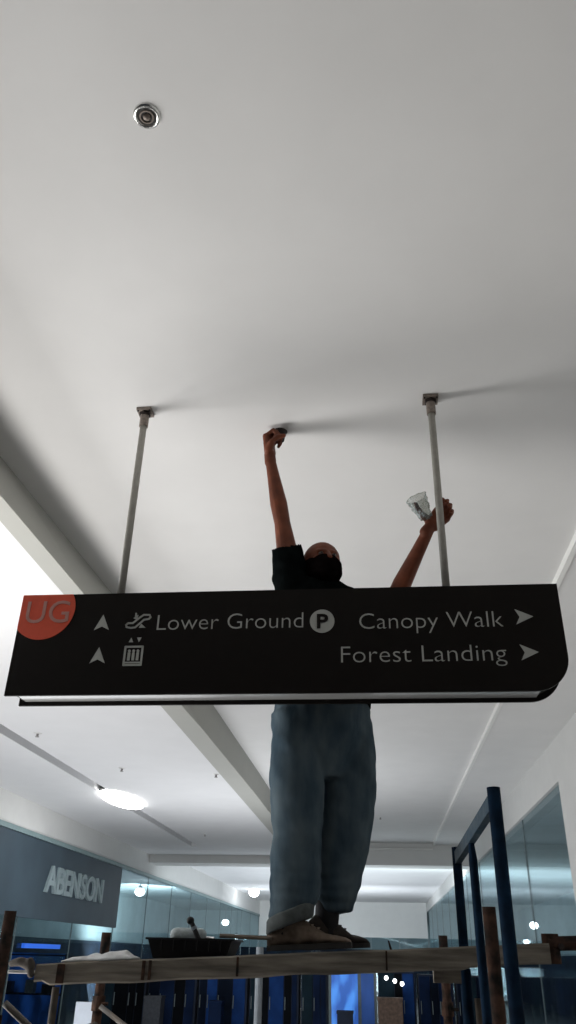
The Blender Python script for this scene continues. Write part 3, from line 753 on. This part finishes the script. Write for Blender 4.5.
capsule(bm, H(-0.042, -0.076, 0.026), 0.010, H(-0.012, -0.086, 0.024), 0.010); capsule(bm, H(0.042, -0.076, 0.026), 0.010, H(0.012, -0.086, 0.024), 0.010)   # brow
capsule(bm, H(-0.020, -0.088, -0.056), 0.007, H(0.020, -0.088, -0.056), 0.007); capsule(bm, H(-0.017, -0.086, -0.066), 0.008, H(0.017, -0.086, -0.066), 0.008)
ell(bm, H(0.045, -0.060, -0.015), (0.022, 0.022, 0.020), HM); ell(bm, H(-0.045, -0.060, -0.015), (0.022, 0.022, 0.020), HM)
for s in (-1, 1):
    ell(bm, H(s * 0.081, 0.012, 0.0), (0.010, 0.018, 0.031), HM); ell(bm, H(s * 0.079, 0.006, -0.026), (0.009, 0.011, 0.012), HM)
body = remesh('body', bm, 0.0042, 'skin', man, 3)
for s in (-1, 1):
    bm = bmesh.new(); ell(bm, H(s * 0.031, -0.080, 0.006), (0.0125, 0.0115, 0.0085), HM, 16); e = link('eye', bm, 'eye', man, smooth=True)
    bm = bmesh.new(); ell(bm, H(s * 0.031, -0.0905, 0.008), (0.0055, 0.0025, 0.0055), HM, 12); link('iris', bm, 'iris', e, smooth=True)
# cloth tied over the lower face and neck
bm = bmesh.new()
ell(bm, H(0, -0.022, -0.050), (0.084, 0.098, 0.082), HM, 28); ell(bm, H(0, 0.020, -0.020), (0.098, 0.106, 0.078), HM, 28); capsule(bm, H(0, 0.01, -0.06), 0.070, V((-0.22, 3.42, 3.06)), 0.080, 20)
hmi = HM.inverted()
def zlocal(co): return (hmi @ (co - HC))
q = remesh('face_cloth', bm, 0.006, 'cloth', man, 4,
           folds=lambda co: 0.004 * noise.noise(V((co.x * 18, co.y * 18, co.z * 60))),
           cut=lambda co: zlocal(co).z > 0.006 + 0.20 * zlocal(co).y * 0.3 + 0.003 * math.sin(co.x * 60))
q['label'] = 'black cloth wrapped over the lower face and neck'

# t-shirt
bm = bmesh.new()
loft(bm, [(-0.214, 3.43, 2.48, 0.232, 0.165, ang), (-0.213, 3.43, 2.60, 0.215, 0.155, ang), (-0.215, 3.43, 2.75, 0.180, 0.132, ang), (-0.215, 3.425, 2.90, 0.185, 0.130, ang), (-0.215, 3.42, 3.01, 0.190, 0.122, ang), (-0.218, 3.42, 3.075, 0.150, 0.100, ang), (-0.22, 3.42, 3.10, 0.095, 0.080, ang)], 32)
capsule(bm, (-0.345, 3.365, 3.03), 0.085, (-0.10, 3.465, 3.01), 0.082)
capsule(bm, SHR + V((0.0, 0, -0.04)), 0.086, SHR.lerp(ELR, 0.55), 0.073, 20)
capsule(bm, SHL, 0.080, SHL.lerp(ELL, 0.62), 0.074, 20)
dR = (ELR - SHR).normalized(); dL = (ELL - SHL).normalized(); cR = SHR.lerp(ELR, 0.56) ; cL = SHL.lerp(ELL, 0.62)
def shirtcut(co):
    return ((co - cR).dot((dR + V((0.0, -0.35, 0))).normalized()) > 0 and (co - cR).length < 0.16) or ((co - cL).dot(dL) > 0 and (co - cL).length < 0.14) or co.z < 2.512
shirt = remesh('t_shirt', bm, 0.008, 'shirt', man, 5, folds=lambda co: 0.010 * noise.noise(V((co.x * 9, co.y * 9, co.z * 16))) + 0.004 * noise.noise(V((co.x * 22, co.y * 22, co.z * 30))), cut=shirtcut)
md = shirt.modifiers.new('thick', 'SOLIDIFY'); md.thickness = 0.004

# jeans: each leg follows the outline of loose denim
bm = bmesh.new()
loft(bm, [(-0.213, 3.43, 2.20, 0.12, 0.08, ang), (-0.213, 3.43, 2.30, 0.195, 0.125, ang), (-0.213, 3.43, 2.38, 0.215, 0.143, ang), (-0.213, 3.43, 2.50, 0.222, 0.150, ang), (-0.213, 3.435, 2.64, 0.178, 0.125, ang)], 32)
RL = [(2.46, -0.322, 0.112), (2.30, -0.322, 0.113), (2.12, -0.318, 0.109), (1.96, -0.312, 0.100), (1.84, -0.316, 0.100), (1.74, -0.322, 0.096), (1.69, -0.330, 0.088), (1.665, -0.334, 0.082)]
loft(bm, [(x, 3.365, z, r, r * 0.92, 0, 0.28 if z < 1.70 else 0.0) for z, x, r in RL][::-1], 28)
LL = [(2.46, -0.118, 0.115), (2.34, -0.112, 0.122), (2.20, -0.112, 0.122), (2.08, -0.120, 0.115), (1.96, -0.132, 0.108), (1.86, -0.146, 0.100), (1.78, -0.160, 0.092), (1.725, -0.170, 0.080), (1.70, -0.172, 0.070)]
loft(bm, [(x, 3.50, z, r, r * 0.90, 0, 0.10 if z < 1.75 else 0.0) for z, x, r in LL][::-1], 28)
def jf(co):
    a = 0.010 * noise.noise(V((co.x * 8, co.y * 8, co.z * 5))) 
    b = 0.006 * noise.noise(V((co.x * 14 + co.z * 10, co.y * 14, co.z * 16)))
    k = max(0, 1 - (co.z - 1.62) / 0.35)
    c = k * 0.010 * noise.noise(V((co.x * 6, co.y * 6, co.z * 38)))
    return a + b + c
jeans = remesh('jeans', bm, 0.008, 'jeans', man, 4, folds=jf)
# seams and pocket of the jeans
bm = bmesh.new()
loft(bm, [(-0.336, 3.362, 1.650, 0.084, 0.086, 0, 0.38, 0), (-0.336, 3.362, 1.656, 0.090, 0.092, 0, 0.38), (-0.334, 3.362, 1.696, 0.092, 0.094, 0, 0.38), (-0.334, 3.362, 1.703, 0.087, 0.089, 0, 0.38)], 32)
for v in bm.verts: v.co += v.co.normalized() * 0 + V((0, 0, 0.004 * noise.noise(v.co * 25)))
q = link('rolled_cuff', bm, 'cuff', man, smooth=True); q['label'] = 'pale rolled cuff of the left hand trouser leg in the photo'
bm = bmesh.new()
tube(bm, (-0.208, 3.49, 1.62), (-0.198, 3.49, 1.75), 0.045, 0.050, 18); link('sock', bm, 'sock', man, smooth=True)
bm = bmesh.new(); tube(bm, (-0.36, 3.365, 1.62), (-0.35, 3.365, 1.72), 0.047, 0.048, 18); link('sock', bm, 'sock', man, smooth=True)

def shoe(x0, y, L, m, yaw):
    """heel at x0, toe towards +x"""
    z0 = PZ(x0 + L / 2)
    bm = bmesh.new()
    R4 = Matrix.Translation((x0, y, z0)) @ Matrix.Rotation(yaw, 4, 'Z') @ Matrix.Rotation(-0.055, 4, 'Y')
    st = [(0.0, 0.020, 0.072), (0.015, 0.034, 0.098), (0.05, 0.040, 0.122), (0.09, 0.041, 0.122), (0.13, 0.042, 0.102), (0.17, 0.045, 0.080), (0.21, 0.047, 0.052), (0.25, 0.044, 0.044), (0.28, 0.034, 0.036), (0.298, 0.016, 0.026)]
    k = L / 0.298; rings = []; n = 20
    for x, hw, h in st:
        ring = []
        for i in range(n):
            t = 2 * PI * i / n; cy, sz = math.cos(t), math.sin(t)
            yy = hw * (abs(cy) ** 0.8) * (1 if cy > 0 else -1)
            zz = 0.016 + (h - 0.016) * (0.5 + 0.5 * sz) if True else 0
            yy *= (1 - 0.35 * max(0, sz) ** 1.5)
            ring.append(bm.verts.new(R4 @ V((x * k, yy, zz))))
        rings.append(ring)
    for a, b in zip(rings, rings[1:]):
        for i in range(n): bm.faces.new((a[i], a[(i + 1) % n], b[(i + 1) % n], b[i]))
    bm.faces.new(rings[0]); bm.faces.new(rings[-1][::-1])
    for v in bm.verts: v.co += V((0, 0, 0.003 * noise.noise(v.co * 30)))
    s = link('shoe', bm, m, man, smooth=True)
    bm = bmesh.new(); pts = [(x * k, hw + 0.004) for x, hw, h in st]
    ol = [(-0.004, 0)] + pts + [(L + 0.004, 0)] + [(x, -y_) for x, y_ in pts[::-1]]
    a = [bm.verts.new(R4 @ V((x, y_, 0.002))) for x, y_ in ol]; b = [bm.verts.new(R4 @ V((x, y_, 0.020))) for x, y_ in ol]
    bm.faces.new(a[::-1]); bm.faces.new(b)
    for i in range(len(ol)): bm.faces.new((a[i], a[(i + 1) % len(ol)], b[(i + 1) % len(ol)], b[i]))
    link('sole', bm, 'sole', s)
    for i in range(4):
        x = 0.115 + i * 0.022; hz = 0.110 - i * 0.012
        bm = bmesh.new(); tube(bm, R4 @ V((x * k, -0.026, hz - 0.004)), R4 @ V((x * k + 0.006, 0.026, hz - 0.002)), 0.0028, seg=8); link('lace', bm, m, s)
    return s
s1 = shoe(-0.418, 3.36, 0.315, 'shoe', -0.04); s1['label'] = 'dusty brown shoe, the nearer one'
s2 = shoe(-0.282, 3.445, 0.270, 'shoe2', 0.50); s2['label'] = 'darker shoe, the one behind'

# dark round shape added for the dark spot by the raised hand, and what the other hand holds
t = thing('ceiling_dark_spot', 'small dark round shape on the ceiling at the raised fist', 'stand_in', (-0.425, 3.305, Z1))
bm = bmesh.new(); tube(bm, (-0.425, 3.305, Z1 - 0.012), (-0.425, 3.305, Z1 - 0.0005), 0.030, 0.038, 28); link('base', bm, 'boltm', t)
bm = bmesh.new(); tube(bm, (-0.425, 3.305, Z1 - 0.055), (-0.425, 3.305, Z1 - 0.01), 0.022, 0.030, 24); link('housing', bm, 'boltm', t)
t = thing('plastic_cup', 'crumpled clear plastic cup in the hand beside the right rod', 'cup', (0.245, 3.12, 3.33))
bm = bmesh.new(); ax = V((-0.35, -0.1, 0.93)).normalized(); u, v, d = frame_of(ax); seg = 36; prev = None
c0 = V((0.268, 3.125, 3.268))
rings = []
for k in range(13):
    h = k / 12; rad = 0.026 + 0.020 * h
    ring = []
    for i in range(seg):
        a = 2 * PI * i / seg
        rr_ = rad * (1 + 0.24 * noise.noise(V((math.cos(a) * 2.2, math.sin(a) * 2.2, h * 5))) + 0.10 * math.sin(a * 7 + h * 9))
        ring.append(bm.verts.new(c0 + d * h * 0.105 + rr_ * (math.cos(a) * u + math.sin(a) * v)))
    rings.append(ring)
for a, b in zip(rings, rings[1:]):
    for i in range(seg): bm.faces.new((a[i], a[(i + 1) % seg], b[(i + 1) % seg], b[i]))
bm.faces.new(rings[0])
o = link('cup_wall', bm, 'plastic', t); md = o.modifiers.new('t', 'SOLIDIFY'); md.thickness = 0.0012
bm = bmesh.new(); n = 36
for i in range(n):
    a, b = 2 * PI * i / n, 2 * PI * (i + 1) / n
    P = lambda a: rings and c0 + d * 0.105 + 0.047 * (1 + 0.24 * noise.noise(V((math.cos(a) * 2.2, math.sin(a) * 2.2, 5)))) * (math.cos(a) * u + math.sin(a) * v)
    tube(bm, P(a), P(b), 0.002, seg=6)
link('rim', bm, 'plastic', t)

# ------------------------------------------------------------------ background clutter in the shops
tag(link('blue_light_strip', B(XL - 0.02, XL + 0.03, 13.2, 14.75, 1.575, 1.64), 'striplight'), 'thin bright blue strip light low at far left', 'light')
t = thing('white_board', 'bright white board standing low in the left shop', 'board', (-3.0, 9.2, 0))
link('panel', B(-3.10, -2.86, 9.2, 9.24, 0.3, 1.10), 'carton', t); 
for x in (-3.09, -2.90): link('leg', B(x, x + 0.03, 9.205, 9.235, 0, 0.3), 'mull', t)
t = thing('upright_pole', 'slim pale grey pole standing behind the plank left of the shoes', 'pole', (-0.80, 6.0, 0))
bm = bmesh.new(); tube(bm, (-0.80, 6.0, 0.02), (-0.80, 6.0, 1.60), 0.025, seg=14); link('shaft', bm, 'palepole', t)
bm = bmesh.new(); tube(bm, (-0.80, 6.0, 0), (-0.80, 6.0, 0.02), 0.12, seg=20); link('base', bm, 'palepole', t)

# tall dark display shelves inside the left shop and at the end of the corridor
def shelf_unit(x, y, wx, wy, h, label, group, blue=False, seed=0):
    rnd = random.Random(seed)
    t = thing('display_shelf', label, 'shelf', (x, y, 0), group)
    link('back', B(x - wx / 2, x + wx / 2, y + wy / 2 - 0.03, y + wy / 2, 0, h), 'bluescreen' if blue else 'shelf', t)
    for s in (-1, 1): link('side', B(x + s * wx / 2 - 0.02, x + s * wx / 2 + 0.02, y - wy / 2, y + wy / 2, 0, h), 'shelf', t)
    n = max(2, int(h / 0.42)); pos = []
    for k in range(n):
        z = 0.05 + k * (h - 0.1) / (n - 1)
        link('shelf_board', B(x - wx / 2, x + wx / 2, y - wy / 2, y + wy / 2, z, z + 0.025), 'shelf', t)
        if k < n - 1: pos.append(z + 0.025)
    return pos
def goods(x, y, wx, z, rnd, where, tier):
    xx = x - wx / 2 + 0.08
    while xx < x + wx / 2 - 0.24:
        wd = rnd.uniform(0.12, 0.24); hh = rnd.uniform(0.14, 0.26); m = rnd.choice(['item1', 'item1', 'item2', 'item3'])
        o = link('merchandise_box', B(xx, xx + wd, y - 0.15, y + 0.02, z + 0.001, z + hh), m, bevel=0.006)
        tag(o, 'dim goods box on the %s tier of the %s' % (tier, where), 'box', 'boxes on the %s tier of the %s' % (tier, where))
        xx += wd + rnd.uniform(0.1, 0.3)
rnd = random.Random(3)
units = [(-6.9, 14.5, 1.2, 1.5, 'nearest shelf in the left shop', False),
         (-7.2, 18.5, 1.4, 1.5, 'second shelf in the left shop', True)]
for k, (x, y, wx, h, lab, bl) in enumerate(units):
    for n_, z in enumerate(shelf_unit(x, y, wx, 0.45, h, 'dark display unit, the ' + lab, 'dark display shelves', bl, k)): 
        if n_ > 0: goods(x, y, wx - 0.06, z, rnd, lab, ('lowest', 'middle', 'top')[n_])
# a row of dark cabinets closing the corridor below eye level
hues = ['navy', 'navy2', 'navy3', 'teal', 'black']
M['navy'] = mat('navy_door', (0.005, 0.014, 0.045), 0.7, var=0.3, scale=3, spec=0.08); M['navy2'] = mat('ink_door', (0.003, 0.007, 0.018), 0.7, var=0.3, scale=3, spec=0.08)
M['navy3'] = mat('blue_door', (0.008, 0.035, 0.14), 0.7, var=0.3, scale=3, spec=0.08); M['teal'] = mat('teal_door', (0.008, 0.02, 0.03), 0.7, var=0.3, scale=3, spec=0.08)
M['black'] = mat('black_door', (0.002, 0.003, 0.005), 0.7, var=0.3, scale=3, spec=0.08)
CB = [(-5.25, -4.35, 'leftmost in the row'), (-4.30, -3.40, 'second from the left shop glass'), (-3.35, -2.45, 'mostly under the black tray'), (-2.40, -1.50, 'crossed by the pale pole'), 
      (-1.45, -0.97, 'narrow one left of the blue screen'), (-0.05, 0.62, 'behind the tiny bulbs'), (0.67, 1.30, 'behind the blue frame'), (1.35, 2.05, 'against the right wall')]
rnd = random.Random(11)
for a, b, lab in CB:
    h = rnd.uniform(1.30, 1.42)
    t = thing('display_cabinet', 'dark blue cabinet under the plank, ' + lab, 'cabinet', ((a + b) / 2, 17.0, 0), 'dark cabinets across the corridor')
    link('carcass', B(a, b, 16.78, 17.3, 0.0, h), 'storedark', t)
    x = a + 0.02
    while x < b - 0.06:
        wd = min(rnd.choice([0.14, 0.2, 0.28]), b - 0.02 - x)
        m = rnd.choice(hues); z0 = rnd.choice([0.06, 0.06, 0.4])
        d = link('door', B(x, x + wd - 0.015, 16.755, 16.78, z0, h - 0.03), m, t, bevel=0.004)
        if wd > 0.13: link('handle', B(x + 0.012, x + 0.024, 16.73, 16.755, 0.7, 0.9), 'mull', d)
        if z0 > 0.1: link('drawer', B(x, x + wd - 0.015, 16.755, 16.78, 0.06, z0 - 0.02), rnd.choice(['item3', 'item2', 'teal']), t)
        x += wd
t = thing('blue_screen', 'tall glowing blue screen under the plank right of the shoes', 'screen', (-0.5, 16.8, 0))
link('frame', B(-0.95, -0.08, 16.78, 16.9, 0.0, 1.36), 'mull', t)
link('display', B(-0.90, -0.42, 16.765, 16.78, 0.10, 1.30), 'brightblue', t)
link('display', B(-0.36, -0.13, 16.765, 16.78, 0.10, 1.30), 'bluescreen', t)
# cartons and stools standing in front of it
for x, y, wx, h, m, lab in ((0.15, 16.2, 0.42, 0.92, 'item2', 'brown goods carton standing right of the blue screen'), (-0.62, 15.9, 0.26, 0.72, 'storedark', 'black stool like stack before the blue screen'), (-4.0, 16.1, 0.3, 0.85, 'item1', 'dark box under the left part of the tray'), (-2.9, 16.2, 0.22, 0.8, 'navy', 'small navy box under the tray')):
    t = thing('goods_carton', lab, 'box', (x, y, 0))
    link('carton', B(x - wx / 2, x + wx / 2, y - 0.15, y + 0.15, 0, h), m, t, bevel=0.01)
    link('lid', B(x - wx / 2 - 0.01, x + wx / 2 + 0.01, y - 0.16, y + 0.16, h, h + 0.04), m, t)
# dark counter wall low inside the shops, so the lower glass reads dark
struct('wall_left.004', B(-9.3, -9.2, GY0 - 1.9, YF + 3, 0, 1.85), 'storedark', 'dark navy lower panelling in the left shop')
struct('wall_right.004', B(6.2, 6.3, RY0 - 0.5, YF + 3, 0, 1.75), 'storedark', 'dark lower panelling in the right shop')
